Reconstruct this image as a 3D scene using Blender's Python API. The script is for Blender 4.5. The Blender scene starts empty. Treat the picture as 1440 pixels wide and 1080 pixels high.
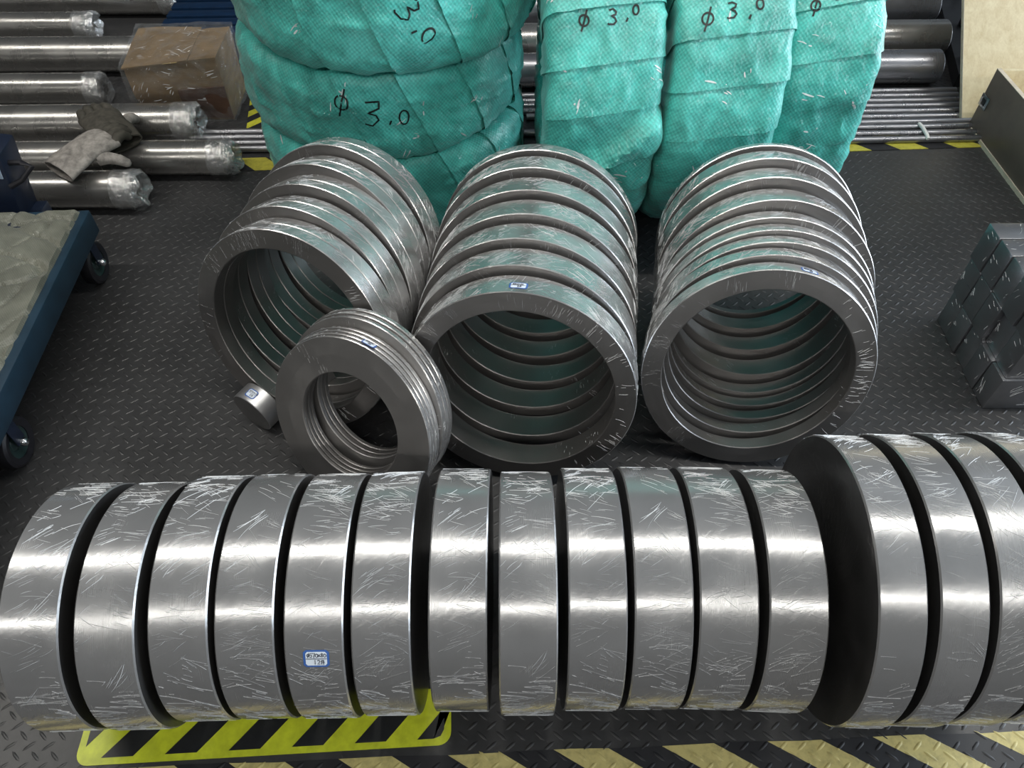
import bpy, bmesh, math, random
from mathutils import Vector, Matrix, noise
from mathutils.bvhtree import BVHTree
random.seed(7)
PI = math.pi
R_ = math.radians
sc = bpy.context.scene
C = sc.collection

# ------------------------------------------------------------------ camera
cam_d = bpy.data.cameras.new('camera')
cam_d.sensor_width = 36.0
cam_d.sensor_fit = 'HORIZONTAL'
cam_d.lens = 36.0 * 1050 / 1440
cam_d.clip_end = 60
cam = bpy.data.objects.new('camera', cam_d)
C.objects.link(cam)
cam.location = (0, 0, 1.38)
cam.rotation_euler = (R_(40), 0, 0)
sc.camera = cam

# ------------------------------------------------------------------ world: overcast daylight outside the hall
world = bpy.data.worlds.new('daylight')
sc.world = world
world.use_nodes = True
bgn = world.node_tree.nodes['Background']
bgn.inputs['Color'].default_value = (0.78, 0.89, 1.0, 1)
SKY = 7.0
bgn.inputs['Strength'].default_value = SKY

sc.view_settings.view_transform = 'Standard'
sc.view_settings.look = 'None'
sc.view_settings.exposure = 0.32
sc.view_settings.gamma = 1.0
sc.view_settings.use_curve_mapping = False
sc.cycles.max_bounces = 7
sc.cycles.diffuse_bounces = 3
sc.cycles.glossy_bounces = 4

LAMP_W = 43.0          # power of each ceiling tube fixture
LAMP_ROWS = [(-3.35, 4.5), (1.40, 4.5)]


# ------------------------------------------------------------------ mesh helpers
def new_obj(name, me, mat=None, parent=None):
    o = bpy.data.objects.new(name, me)
    C.objects.link(o)
    if mat is not None and me is not None and len(me.materials) == 0:
        me.materials.append(mat)
    if parent is not None:
        o.parent = parent
    return o


def tag(o, label=None, cat=None, group=None, kind=None):
    if label: o['label'] = label
    if cat: o['category'] = cat
    if group: o['group'] = group
    if kind: o['kind'] = kind
    return o


def empty(name, loc=(0, 0, 0), rz=0.0):
    o = bpy.data.objects.new(name, None)
    o.empty_display_size = 0.05
    C.objects.link(o)
    o.location = loc
    o.rotation_euler = (0, 0, rz)
    return o


def mesh(name, verts, faces, uvs=None, smooth=30):
    me = bpy.data.meshes.new(name)
    me.from_pydata(verts, [], faces)
    me.update()
    if uvs is not None:
        lay = me.uv_layers.new(name='UVMap')
        k = 0
        for fi, f in enumerate(faces):
            for j in range(len(f)):
                lay.data[k].uv = uvs[fi][j]
                k += 1
    if smooth is not None:
        me.polygons.foreach_set('use_smooth', [True] * len(me.polygons))
        if smooth < 180:
            me.set_sharp_from_angle(angle=R_(smooth))
    return me


def lathe(name, prof, segs=96, closed=True, smooth=30, jitter=None):
    """profile [(r, z)] turned about Z; UV in metres (u round, v along the profile)."""
    rmax = max(p[0] for p in prof)
    n = len(prof)
    verts, faces, uvs = [], [], []
    cum = [0.0]
    for i in range(1, n + 1):
        a, b = prof[i - 1], prof[i % n]
        cum.append(cum[-1] + math.hypot(a[0] - b[0], a[1] - b[1]))
    for s in range(segs):
        a = 2 * PI * s / segs
        for i, (r, z) in enumerate(prof):
            dr, dz = jitter(a, i) if jitter else (0, 0)
            verts.append(((r + dr) * math.cos(a), (r + dr) * math.sin(a), z + dz))
    m = n if closed else n - 1
    for s in range(segs):
        s2 = (s + 1) % segs
        u0, u1 = 2 * PI * rmax * s / segs, 2 * PI * rmax * (s + 1) / segs
        for i in range(m):
            j = (i + 1) % n
            faces.append((s * n + i, s2 * n + i, s2 * n + j, s * n + j))
            uvs.append(((u0, cum[i]), (u1, cum[i]), (u1, cum[i + 1]), (u0, cum[i + 1])))
    return mesh(name, verts, faces, uvs, smooth)


class MB:
    """collects boxes / tubes / quads, box-projected UV in metres"""
    def __init__(self):
        self.v, self.f = [], []

    def box(self, x0, x1, y0, y1, z0, z1, M=None, c=0.0):
        b = bmesh.new()
        bmesh.ops.create_cube(b, size=1)
        for w in b.verts:
            w.co = Vector((x0 + (w.co.x + .5) * (x1 - x0), y0 + (w.co.y + .5) * (y1 - y0), z0 + (w.co.z + .5) * (z1 - z0)))
        if c > 0:
            bmesh.ops.bevel(b, geom=list(b.edges), offset=c, segments=2, affect='EDGES', profile=0.5)
        b.verts.ensure_lookup_table()
        o = len(self.v)
        for w in b.verts:
            self.v.append(tuple(M @ w.co) if M else tuple(w.co))
        for f in b.faces:
            self.f.append(tuple(o + w.index for w in f.verts))
        b.free()
        return self

    def tube(self, pts, r, seg=10, caps=True):
        pts = [Vector(p) for p in pts]
        rs = r if isinstance(r, (list, tuple)) else [r] * len(pts)
        o = len(self.v)
        prev = None
        for i, p in enumerate(pts):
            t = (pts[min(i + 1, len(pts) - 1)] - pts[max(i - 1, 0)]).normalized()
            if prev is None:
                a = t.orthogonal().normalized()
            else:
                a = (prev - t * prev.dot(t)).normalized()
            prev = a
            b = t.cross(a)
            for k in range(seg):
                an = 2 * PI * k / seg
                self.v.append(tuple(p + (a * math.cos(an) + b * math.sin(an)) * rs[i]))
        for i in range(len(pts) - 1):
            for k in range(seg):
                k2 = (k + 1) % seg
                self.f.append((o + i * seg + k, o + i * seg + k2, o + (i + 1) * seg + k2, o + (i + 1) * seg + k))
        if caps:
            self.f.append(tuple(o + k for k in reversed(range(seg))))
            self.f.append(tuple(o + (len(pts) - 1) * seg + k for k in range(seg)))
        return self

    def poly(self, pts):
        o = len(self.v)
        self.v += [tuple(p) for p in pts]
        self.f.append(tuple(range(o, o + len(pts))))
        return self

    def prism(self, pts, z0, z1):
        """flat outline (x, y) extruded from z0 to z1"""
        o, n = len(self.v), len(pts)
        self.v += [(p[0], p[1], z0) for p in pts] + [(p[0], p[1], z1) for p in pts]
        self.f.append(tuple(o + i for i in reversed(range(n))))
        self.f.append(tuple(o + n + i for i in range(n)))
        for i in range(n):
            j = (i + 1) % n
            self.f.append((o + i, o + j, o + n + j, o + n + i))
        return self

    def loft(self, loops, cap0=True, cap1=True):
        o, n = len(self.v), len(loops[0])
        for L in loops:
            self.v += [tuple(p) for p in L]
        for i in range(len(loops) - 1):
            for k in range(n):
                k2 = (k + 1) % n
                self.f.append((o + i * n + k, o + i * n + k2, o + (i + 1) * n + k2, o + (i + 1) * n + k))
        if cap0: self.f.append(tuple(o + k for k in reversed(range(n))))
        if cap1: self.f.append(tuple(o + (len(loops) - 1) * n + k for k in range(n)))
        return self

    def me(self, name, smooth=30):
        uvs = []
        V = self.v
        for f in self.f:
            a, b, c = Vector(V[f[0]]), Vector(V[f[1]]), Vector(V[f[2]])
            n = (b - a).cross(c - a)
            ax = max(range(3), key=lambda i: abs(n[i]))
            q = [(1, 2), (0, 2), (0, 1)][ax]
            uvs.append([(V[i][q[0]], V[i][q[1]]) for i in f])
        return mesh(name, V, self.f, uvs, smooth)

    def build(self, name, mat, parent=None, smooth=30):
        return new_obj(name, self.me(name, smooth), mat, parent)


# ------------------------------------------------------------------ materials
class NT:
    def __init__(self, name):
        self.m = bpy.data.materials.new(name)
        self.m.use_nodes = True
        self.t = self.m.node_tree
        self.n = self.t.nodes
        self.p = self.n['Principled BSDF']
        self.out = self.n['Material Output']

    def add(self, typ, **kw):
        x = self.n.new(typ)
        for k, v in kw.items():
            if k.startswith('i_'):
                x.inputs[k[2:]].default_value = v
            else:
                setattr(x, k, v)
        return x

    def link(self, a, b):
        self.t.links.new(a, b)

    def val(self, x, inp):
        if isinstance(x, (int, float)):
            inp.default_value = x
        else:
            self.link(x, inp)

    def math(self, op, a, b=0.0, c=None, clamp=False):
        x = self.n.new('ShaderNodeMath')
        x.operation = op
        x.use_clamp = clamp
        self.val(a, x.inputs[0])
        self.val(b, x.inputs[1])
        if c is not None: self.val(c, x.inputs[2])
        return x.outputs[0]

    def ramp(self, fac, lo, hi, a=0.0, b=1.0):
        x = self.n.new('ShaderNodeMapRange')
        x.clamp = True
        self.link(fac, x.inputs[0])
        x.inputs[1].default_value = lo
        x.inputs[2].default_value = hi
        x.inputs[3].default_value = a
        x.inputs[4].default_value = b
        return x.outputs[0]

    def mix(self, fac, a, b):
        x = self.n.new('ShaderNodeMix')
        x.data_type = 'RGBA'
        self.val(fac, x.inputs[0])
        for q, i in ((a, 6), (b, 7)):
            if isinstance(q, tuple): x.inputs[i].default_value = q if len(q) == 4 else q + (1,)
            else: self.link(q, x.inputs[i])
        return x.outputs[2]

    def vecmap(self, src, rot=0.0, scale=(1, 1, 1), loc=None):
        if rot:      # turn first, then stretch
            y = self.n.new('ShaderNodeMapping')
            self.link(src, y.inputs[0])
            y.inputs['Rotation'].default_value = (0, 0, rot)
            src = y.outputs[0]
        x = self.n.new('ShaderNodeMapping')
        self.link(src, x.inputs[0])
        x.inputs['Scale'].default_value = scale
        if loc is not None: x.inputs['Location'].default_value = loc
        return x.outputs[0]

    def noise(self, vec, scale=1.0, detail=2.0, rough=0.5, dist=0.0):
        x = self.n.new('ShaderNodeTexNoise')
        self.link(vec, x.inputs['Vector'])
        x.inputs['Scale'].default_value = scale
        x.inputs['Detail'].default_value = detail
        x.inputs['Roughness'].default_value = rough
        x.inputs['Distortion'].default_value = dist
        return x.outputs[0]

    def bump(self, h, strength=0.3, dist=0.001, normal=None):
        x = self.n.new('ShaderNodeBump')
        self.link(h, x.inputs['Height'])
        x.inputs['Strength'].default_value = strength
        x.inputs['Distance'].default_value = dist
        if normal is not None: self.link(normal, x.inputs['Normal'])
        return x.outputs[0]

    def uvr(self):
        """UV in metres, shifted for every object"""
        uv = self.n.new('ShaderNodeTexCoord').outputs['UV']
        rnd = self.n.new('ShaderNodeObjectInfo').outputs['Random']
        c = self.n.new('ShaderNodeCombineXYZ')
        self.link(self.math('MULTIPLY', rnd, 37.0), c.inputs[0])
        self.link(self.math('MULTIPLY', rnd, 91.0), c.inputs[1])
        self.link(self.math('MULTIPLY', rnd, 13.0), c.inputs[2])
        a = self.n.new('ShaderNodeVectorMath')
        a.operation = 'ADD'
        self.link(uv, a.inputs[0])
        self.link(c.outputs[0], a.inputs[1])
        return a.outputs[0]


def simple(name, col, rough=0.5, metal=0.0, var=0.12, scale=30, bump=0.0, coat=0.0):
    t = NT(name)
    co = t.n.new('ShaderNodeTexCoord').outputs['Object']
    nz = t.noise(co, scale, 4, 0.6)
    k = t.ramp(nz, .3, .7, 1 - var, 1 + var)
    c = t.n.new('ShaderNodeVectorMath')
    c.operation = 'SCALE'
    c.inputs[0].default_value = col[:3]
    t.link(k, c.inputs['Scale'])
    t.link(c.outputs[0], t.p.inputs['Base Color'])
    t.p.inputs['Roughness'].default_value = rough
    t.p.inputs['Metallic'].default_value = metal
    t.p.inputs['Coat Weight'].default_value = coat
    if bump > 0:
        t.link(t.bump(nz, bump, 0.002), t.p.inputs['Normal'])
    return t.m


def steel(name, col=(.42, .42, .43), rough=.26, metal=.84, grooves=.06, wr=.25, haze=.25):
    """machined steel under stretch film: turning marks, film haze and fine white film creases"""
    t = NT(name)
    uv = t.uvr()
    low = t.noise(uv, 9, 3, .55)
    hz = t.ramp(low, .42, .72)
    groove = t.noise(t.vecmap(uv, 0, (3, 900, 1)), 1, 2, .6)
    crease = t.noise(t.vecmap(uv, R_(35), (40, 90, 1)), 1, 3, .6, .6)
    base = t.mix(t.math('MULTIPLY', hz, haze), col, tuple(min(1, c * 1.25 + .04) for c in col))
    t.link(base, t.p.inputs['Base Color'])
    t.p.inputs['Metallic'].default_value = metal
    rg = t.math('MULTIPLY_ADD', hz, .11, rough)
    rg = t.math('MULTIPLY_ADD', groove, grooves * 2, rg)
    t.link(rg, t.p.inputs['Roughness'])
    h = t.math('MULTIPLY_ADD', groove, grooves, t.math('MULTIPLY', crease, wr))
    nb = t.bump(h, .5, .0009)
    t.link(nb, t.p.inputs['Normal'])
    t.p.inputs['Coat Weight'].default_value = .6
    t.p.inputs['Coat Roughness'].default_value = .18
    wrk = t.bump(crease, .7, .002)
    t.link(wrk, t.p.inputs['Coat Normal'])
    return t.m


def fabric(name, dark, light, coat=.8, cell=.0105):
    """woven plastic sheet under clear film"""
    t = NT(name)
    uv = t.uvr()
    r = t.vecmap(uv, R_(8), (1 / cell, 1 / cell, 1))
    s = t.n.new('ShaderNodeSeparateXYZ')
    t.link(r, s.inputs[0])
    a = t.math('SINE', t.math('MULTIPLY', s.outputs[0], 2 * PI))
    b = t.math('SINE', t.math('MULTIPLY', s.outputs[1], 2 * PI))
    w = t.ramp(t.math('MULTIPLY', a, b), -.6, .6)
    low = t.noise(uv, 11, 4, .6, .4)
    mid = t.noise(t.vecmap(uv, R_(30), (50, 22, 1)), 1, 3, .6)
    f = t.math('MULTIPLY_ADD', w, .26, t.ramp(low, .36, .66, 0, .58))
    f = t.math('MULTIPLY_ADD', mid, .16, f)
    t.link(t.mix(f, dark, light), t.p.inputs['Base Color'])
    t.p.inputs['Roughness'].default_value = .42
    t.p.inputs['Sheen Weight'].default_value = .15
    fold = t.noise(t.vecmap(uv, R_(62), (9, 26, 1)), 1, 3, .55, .8)
    h = t.math('MULTIPLY_ADD', w, .09, t.math('MULTIPLY', fold, 1.0))
    t.link(t.bump(h, .55, .008), t.p.inputs['Normal'])
    t.p.inputs['Coat Weight'].default_value = coat
    t.p.inputs['Coat Roughness'].default_value = .1
    fw = t.noise(t.vecmap(uv, R_(20), (24, 60, 1)), 1, 3, .6, 1.2)
    t.link(t.bump(fw, 1.0, .012), t.p.inputs['Coat Normal'])
    return t.m


def film(name, tint=(.9, .93, .95), op=.22, rough=.12):
    t = NT(name)
    co = t.n.new('ShaderNodeTexCoord').outputs['Object']
    wr = t.noise(co, 55, 4, .6, 1.0)
    tr = t.n.new('ShaderNodeBsdfTransparent')
    gl = t.n.new('ShaderNodeBsdfGlossy')
    df = t.n.new('ShaderNodeBsdfDiffuse')
    df.inputs['Color'].default_value = tint + (1,)
    gl.inputs['Roughness'].default_value = rough
    nb = t.bump(wr, .9, .006)
    t.link(nb, gl.inputs['Normal'])
    m1 = t.n.new('ShaderNodeMixShader')
    m1.inputs[0].default_value = .25
    t.link(gl.outputs[0], m1.inputs[1])
    t.link(df.outputs[0], m1.inputs[2])
    m2 = t.n.new('ShaderNodeMixShader')
    fr = t.ramp(t.noise(co, 22, 3, .6, 1.0), .4, .75, op * .5, op * 1.7)
    t.link(fr, m2.inputs[0])
    t.link(tr.outputs[0], m2.inputs[1])
    t.link(m1.outputs[0], m2.inputs[2])
    t.link(m2.outputs[0], t.out.inputs['Surface'])
    return t.m


def wood(name, a, b, scale=(3, 40, 3), rough=.55):
    t = NT(name)
    co = t.n.new('ShaderNodeTexCoord').outputs['Object']
    n = t.noise(t.vecmap(co, 0, scale), 1, 5, .6, .6)
    f = t.noise(t.vecmap(co, 0, tuple(s * 6 for s in scale)), 1, 3, .6)
    g = t.math('MULTIPLY_ADD', f, .35, t.math('MULTIPLY', n, .75))
    t.link(t.mix(t.ramp(g, .35, .75), a, b), t.p.inputs['Base Color'])
    t.p.inputs['Roughness'].default_value = rough
    t.link(t.bump(g, .15, .001), t.p.inputs['Normal'])
    return t.m


def hazard(name, yel, blk, period, slope, rough=.5):
    """flat print: slanted stripes in the tape's own plane"""
    t = NT(name)
    co = t.n.new('ShaderNodeTexCoord').outputs['Object']
    s = t.n.new('ShaderNodeSeparateXYZ')
    t.link(co, s.inputs[0])
    x = t.math('MULTIPLY_ADD', s.outputs[1], slope, s.outputs[0])
    fr = t.math('FRACT', t.math('DIVIDE', x, period))
    st = t.math('GREATER_THAN', fr, .5)
    dirt = t.noise(co, 60, 5, .65)
    y2 = t.mix(t.ramp(dirt, .45, .75), yel, tuple(c * .62 for c in yel))
    t.link(t.mix(st, blk, y2), t.p.inputs['Base Color'])
    t.p.inputs['Roughness'].default_value = rough
    t.link(t.bump(dirt, .15, .001), t.p.inputs['Normal'])
    return t.m


def floor_mat():
    t = NT('dark_floor_sheet')
    co = t.n.new('ShaderNodeTexCoord').outputs['Object']
    n1 = t.noise(co, 2.2, 5, .6)
    n2 = t.noise(co, 60, 4, .65)
    f = t.math('MULTIPLY_ADD', n2, .45, t.math('MULTIPLY', n1, .6))
    t.link(t.mix(t.ramp(f, .35, .75), (.021, .021, .022), (.048, .048, .050)), t.p.inputs['Base Color'])
    t.link(t.ramp(n1, .3, .7, .34, .48), t.p.inputs['Roughness'])
    t.p.inputs['Specular IOR Level'].default_value = .55
    t.link(t.bump(n2, .12, .0015), t.p.inputs['Normal'])
    return t.m


M = {}
M['floor'] = floor_mat()
M['steel'] = steel('wrapped_steel', (.50, .50, .51), .24)
M['disc'] = steel('wrapped_disc_steel', (.35, .35, .355), .15, metal=.60, grooves=.045, wr=.3, haze=.3)
M['ringm'] = steel('wrapped_ring_steel', (.60, .595, .595), .18, wr=.7, haze=.5)
M['ring_face'] = steel('dark_ring_face', (.235, .225, .22), .33)
M['disc_face'] = steel('dark_disc_face', (.13, .128, .128), .36, metal=.9)  # darker, rougher metal for the flat disc faces
M['bar'] = steel('wrapped_bar_steel', (.36, .35, .335), .22, grooves=.03, wr=.35, haze=.35)
M['plain_bar'] = steel('bare_bar_steel', (.27, .27, .29), .25, grooves=.02, wr=.1)
M['plate'] = steel('dull_plate_steel', (.30, .29, .285), .42, wr=.12)
M['block'] = steel('wrapped_block_steel', (.24, .245, .26), .24, wr=.5, haze=.5)
M['green'] = fabric('teal_woven_wrap', (.030, .26, .225), (.115, .76, .67))
M['marker'] = simple('black_marker_ink', (.006, .012, .012), .5, 0, .1)
M['film'] = film('clear_film', op=.2, rough=.07)
M['film_end'] = film('bunched_film', (.85, .88, .9), .5, .16)
M['card'] = wood('brown_cardboard', (.13, .085, .042), (.27, .185, .098), (4, 4, 14), .7)
M['card_in'] = wood('dark_cardboard', (.06, .028, .02), (.12, .065, .04), (4, 4, 14), .7)
M['tape_clear'] = simple('packing_tape', (.42, .32, .16), .2, 0, .1)
M['ply'] = wood('pale_plywood', (.55, .45, .28), (.72, .64, .45), (30, 2.5, 30), .5)
M['ply_dark'] = wood('brown_plywood', (.085, .065, .055), (.15, .118, .10), (30, 3, 3), .45)
M['ply_edge'] = wood('plywood_edge', (.42, .36, .28), (.60, .54, .45), (2, 40, 60), .6)
M['blue'] = simple('blue_paint', (.013, .034, .057), .42, .0, .2, 18, .05)
M['navy'] = simple('dark_navy_paint', (.010, .016, .034), .4, 0, .2, 18)
M['rubber'] = simple('black_rubber', (.010, .010, .014), .5, 0, .2, 40)
M['hub'] = simple('dark_green_hub', (.014, .030, .030), .3, 0, .2, 40)
M['zinc'] = simple('zinc_bolt', (.55, .57, .6), .25, 1.0, .1, 60)
M['clip_and_shade'] = simple('clip_and_shade_black', (.012, .012, .014), .45, 0, .2, 20)  # black of the clip boss and of the added shade shape
M['cover'] = fabric('grey_woven_cover', (.075, .078, .06), (.20, .205, .165), .15, .006)
M['glove'] = simple('grey_cotton_glove', (.27, .25, .23), .9, 0, .45, 45, .5)
M['glove_dark'] = simple('dirty_glove_grip', (.055, .05, .04), .8, 0, .4, 60, .4)
M['paper'] = simple('white_label_paper', (.72, .80, .90), .45, 0, .05)
M['label_blue'] = simple('blue_label_border', (.045, .13, .42), .45, 0, .05)
M['ink'] = simple('dark_label_ink', (.03, .035, .06), .6, 0, .05)
M['yellow'] = simple('bright_yellow_vinyl', (.56, .62, .03), .38, 0, .18, 40, .2)
M['stripe_black'] = simple('black_vinyl', (.012, .013, .015), .42, 0, .2, 80, .2)
M['tape_front'] = hazard('worn_hazard_tape', (.56, .48, .19), (.014, .014, .017), .196, 1.8)
M['tape_far'] = hazard('far_hazard_tape', (.50, .45, .06), (.014, .014, .017), .19, 1.0)
M['tape_side'] = hazard('side_hazard_tape', (.60, .58, .04), (.014, .014, .017), .075, .75)
M['blue_tape'] = simple('blue_floor_tape', (.02, .07, .28), .5, 0, .15)
M['pallet'] = simple('blue_plastic', (.003, .018, .052), .4, 0, .2)
M['wall'] = simple('grey_wall_paint', (.085, .09, .095), .8, 0, .1, 3)
M['ceiling'] = simple('white_ceiling_sheet', (.30, .31, .31), .8, 0, .1, 2)
M['housing'] = simple('white_lamp_housing', (.8, .8, .8), .4, 0, .03)
M['white_tape'] = simple('white_binding_tape', (.75, .75, .75), .5, 0, .05)

# ------------------------------------------------------------------ the hall
HX0, HX1, HY0, HY1, HZ = -9.0, 8.0, -8.0, 9.0, 4.75
fl = MB().box(HX0, HX1, HY0, HY1, -.06, 0).build('floor', M['floor'])
tag(fl, 'dark grey tread-patterned floor of the workshop', 'floor', kind='structure')
tag(MB().box(HX0, HX1, HY0, HY1, HZ, HZ + .1).build('ceiling', M['ceiling']), 'pale workshop ceiling above the tube lamps', 'ceiling', kind='structure')
tag(MB().box(HX0, HX1, HY1, HY1 + .15, 0, HZ).build('wall_back', M['wall']), 'grey workshop wall behind the bar stock', 'wall', kind='structure')
tag(MB().box(HX0, HX1, HY0 - .15, HY0, 0, HZ).build('wall_front', M['wall']), 'grey workshop wall behind the photographer', 'wall', kind='structure')
tag(MB().box(HX0 - .15, HX0, HY0, HY1, 0, HZ).build('wall_left', M['wall']), 'grey workshop wall on the left side', 'wall', kind='structure')
# right wall with a wide open loading door
DY0, DY1, DZ0, DZ1 = -2.5, 6.5, .0, 4.3
wr = MB().box(HX1, HX1 + .15, HY0, DY0, 0, HZ).box(HX1, HX1 + .15, DY1, HY1, 0, HZ).box(HX1, HX1 + .15, DY0, DY1, DZ1, HZ)
tag(wr.build('wall_right', M['wall']), 'grey workshop wall with the open loading door', 'wall', kind='structure')
pd = bpy.data.lights.new('door_portal', 'AREA')
pd.shape = 'RECTANGLE'
pd.size, pd.size_y = DY1 - DY0, DZ1 - DZ0
pd.cycles.is_portal = True
po = bpy.data.objects.new('door_portal', pd)
C.objects.link(po)
po.location = (HX1 + .05, (DY0 + DY1) / 2, (DZ0 + DZ1) / 2)
po.rotation_euler = (0, R_(90), 0)
po.rotation_euler = Matrix.Rotation(R_(90), 3, 'Y').to_euler()
po.rotation_euler = (Vector((-1, 0, 0))).to_track_quat('-Z', 'Y').to_euler()
pd.size, pd.size_y = DY1 - DY0, DZ1 - DZ0

# tube lamps in rows along X
lamp_me = MB().box(-1.21, 1.21, -.09, .09, .0, .06, c=.004).me('lamp_housing')
k = 0
for ri, (ly, lz) in enumerate(LAMP_ROWS):
    for i in range(4):
        e = empty('ceiling_lamp', (-3.75 + i * 2.5, ly, lz))
        rn = ['behind the photographer', 'above the steel discs'][ri]
        tag(e, ['leftmost', 'left of centre', 'right of centre', 'rightmost'][i] + ' white tube lamp hanging ' + rn, 'lamp', 'ceiling tube lamps')
        new_obj('housing', lamp_me, M['housing'], e)
        for hx in (-.8, .8):
            MB().tube([(hx, 0, .06), (hx, 0, HZ - lz)], .004, 6).build('hanger', M['zinc'], e)
        ld = bpy.data.lights.new('tube', 'AREA')
        ld.shape = 'RECTANGLE'
        ld.size, ld.size_y = 2.40, .15
        ld.energy = LAMP_W
        ld.color = (1.0, .97, .90)
        lo = bpy.data.objects.new('tube', ld)
        C.objects.link(lo)
        lo.parent = e
        lo.location = (0, 0, -.006)

# ------------------------------------------------------------------ floor tread relief and floor tapes
FT_Y0, FT_SL = .338, .038         # front hazard tape: far edge y = FT_Y0 + slope * x


def in_front_tape(x, y):
    return y < FT_Y0 + FT_SL * x and y > .10


def in_sticker(x, y):
    return -.765 < x < -.092 and .325 < y < .425


def tread_mesh(name, keep, x0, x1, y0, y1, M4=None, h=.0016):
    P = .033
    vs, fs = [], []
    a0 = R_(40)
    for j in range(int((y1 - y0) / (P / 2))):
        for i in range(int((x1 - x0) / P)):
            x = x0 + i * P + (P / 2 if j % 2 else 0)
            y = y0 + j * P / 2
            if not keep(x, y): continue
            an = a0 if j % 2 else -a0
            ca, sa = math.cos(an), math.sin(an)
            L, W = .0125, .0034
            o = len(vs)
            pts = [(-L, 0, 0), (-L * .5, -W * .8, 0), (L * .5, -W * .8, 0), (L, 0, 0), (L * .5, W * .8, 0), (-L * .5, W * .8, 0), (-L * .55, 0, h), (L * .55, 0, h)]
            for px, py, pz in pts:
                vs.append((x + px * ca - py * sa, y + px * sa + py * ca, pz))
            for f in ((0, 1, 6), (1, 2, 7, 6), (2, 3, 7), (3, 4, 7), (4, 5, 6, 7), (5, 0, 6)):
                fs.append(tuple(o + q for q in f))
    if M4 is not None:
        vs = [tuple(M4 @ Vector(v)) for v in vs]
    return mesh(name, vs, fs, None, 180)


tr = new_obj('tread_relief', tread_mesh('tread_relief', lambda x, y: not in_front_tape(x, y) and not in_sticker(x, y), -1.9, 2.3, .1, 3.0), M['floor'], fl)
tag(tr, kind='stuff')

# front tape (dull, worn) with the treads pressing through it
pts_far = [(-1.5 + .1 * i, FT_Y0 + FT_SL * (-1.5 + .1 * i) + .0015 * math.sin(i * 2.1)) for i in range(31)]
tp = MB()
tp.prism([(-1.5, .16)] + [(1.5, .27)] + list(reversed(pts_far)), .0003, .0009)
to = tp.build('hazard_tape', M['tape_front'])
tag(to, 'worn yellow and black hazard tape along the bottom edge of the photo', 'floor tape')
tt = new_obj('tread_relief', tread_mesh('tape_treads', lambda x, y: y < FT_Y0 + FT_SL * x - .004 and y > .225 + .037 * x and not in_sticker(x, y), -1.4, 1.45, .1, .45, Matrix.Translation((0, 0, .0009))), M['tape_front'], to)
tag(tt, kind='stuff')


def rrect(x0, x1, y0, y1, r, n=6):
    out = []
    for cx, cy, a in ((x1 - r, y1 - r, 0), (x0 + r, y1 - r, 90), (x0 + r, y0 + r, 180), (x1 - r, y0 + r, 270)):
        for i in range(n + 1):
            an = R_(a + 90 * i / n)
            out.append((cx + r * math.cos(an), cy + r * math.sin(an)))
    return out


# bright floor sticker with black slanted bars
st = empty('floor_sticker', (-.424, .372, 0), R_(3.1))
tag(st, 'bright yellow rounded floor sticker with slanted black bars under the left discs', 'floor sticker')
MB().prism(rrect(-.318, .318, -.040, .055, .022), .0010, .0022).build('backing', M['yellow'], st)
for i in range(7):
    x0 = -.275 + (i - 0) * .107
    x1 = x0 + .053
    q = [(x0, -.029), (x1, -.029), (x1 + .068, .046), (x0 + .068, .046)]
    if i == 5:
        q = [(x0, -.029), (.288, -.029), (.300, -.025), (.306, -.014), (.306, .046), (x0 + .068, .046)]
    if i == 6:
        q = [(-.306, -.010), (-.258, .046), (-.306, .046)]
    MB().prism(q, .0022, .0027).build('black_bar', M['stripe_black'], st)

# far tapes
tf = empty('hazard_tape', (0, 2.122, 0), R_(3.2))
MB().box(-1.25, 2.2, -.035, .035, .0004, .0022).build('tape_strip', M['tape_far'], tf)
tag(tf, 'yellow and black hazard tape on the floor in front of the thin bars', 'floor tape')
ts = empty('hazard_tape', (-.850, 2.2, 0), R_(90 + 9))
MB().box(0, .75, -.034, .034, .0004, .0022).build('tape_strip', M['tape_side'], ts)
tag(ts, 'bright hazard tape running back beside the teal stack and the carton', 'floor tape')
tb = empty('blue_tape', (-.789, 2.2, 0), R_(90 + 9))
MB().box(0, .75, -.024, .024, .0004, .0022).build('tape_strip', M['blue_tape'], tb)
tag(tb, 'blue floor tape strip beside the bright hazard tape', 'floor tape')

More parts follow.
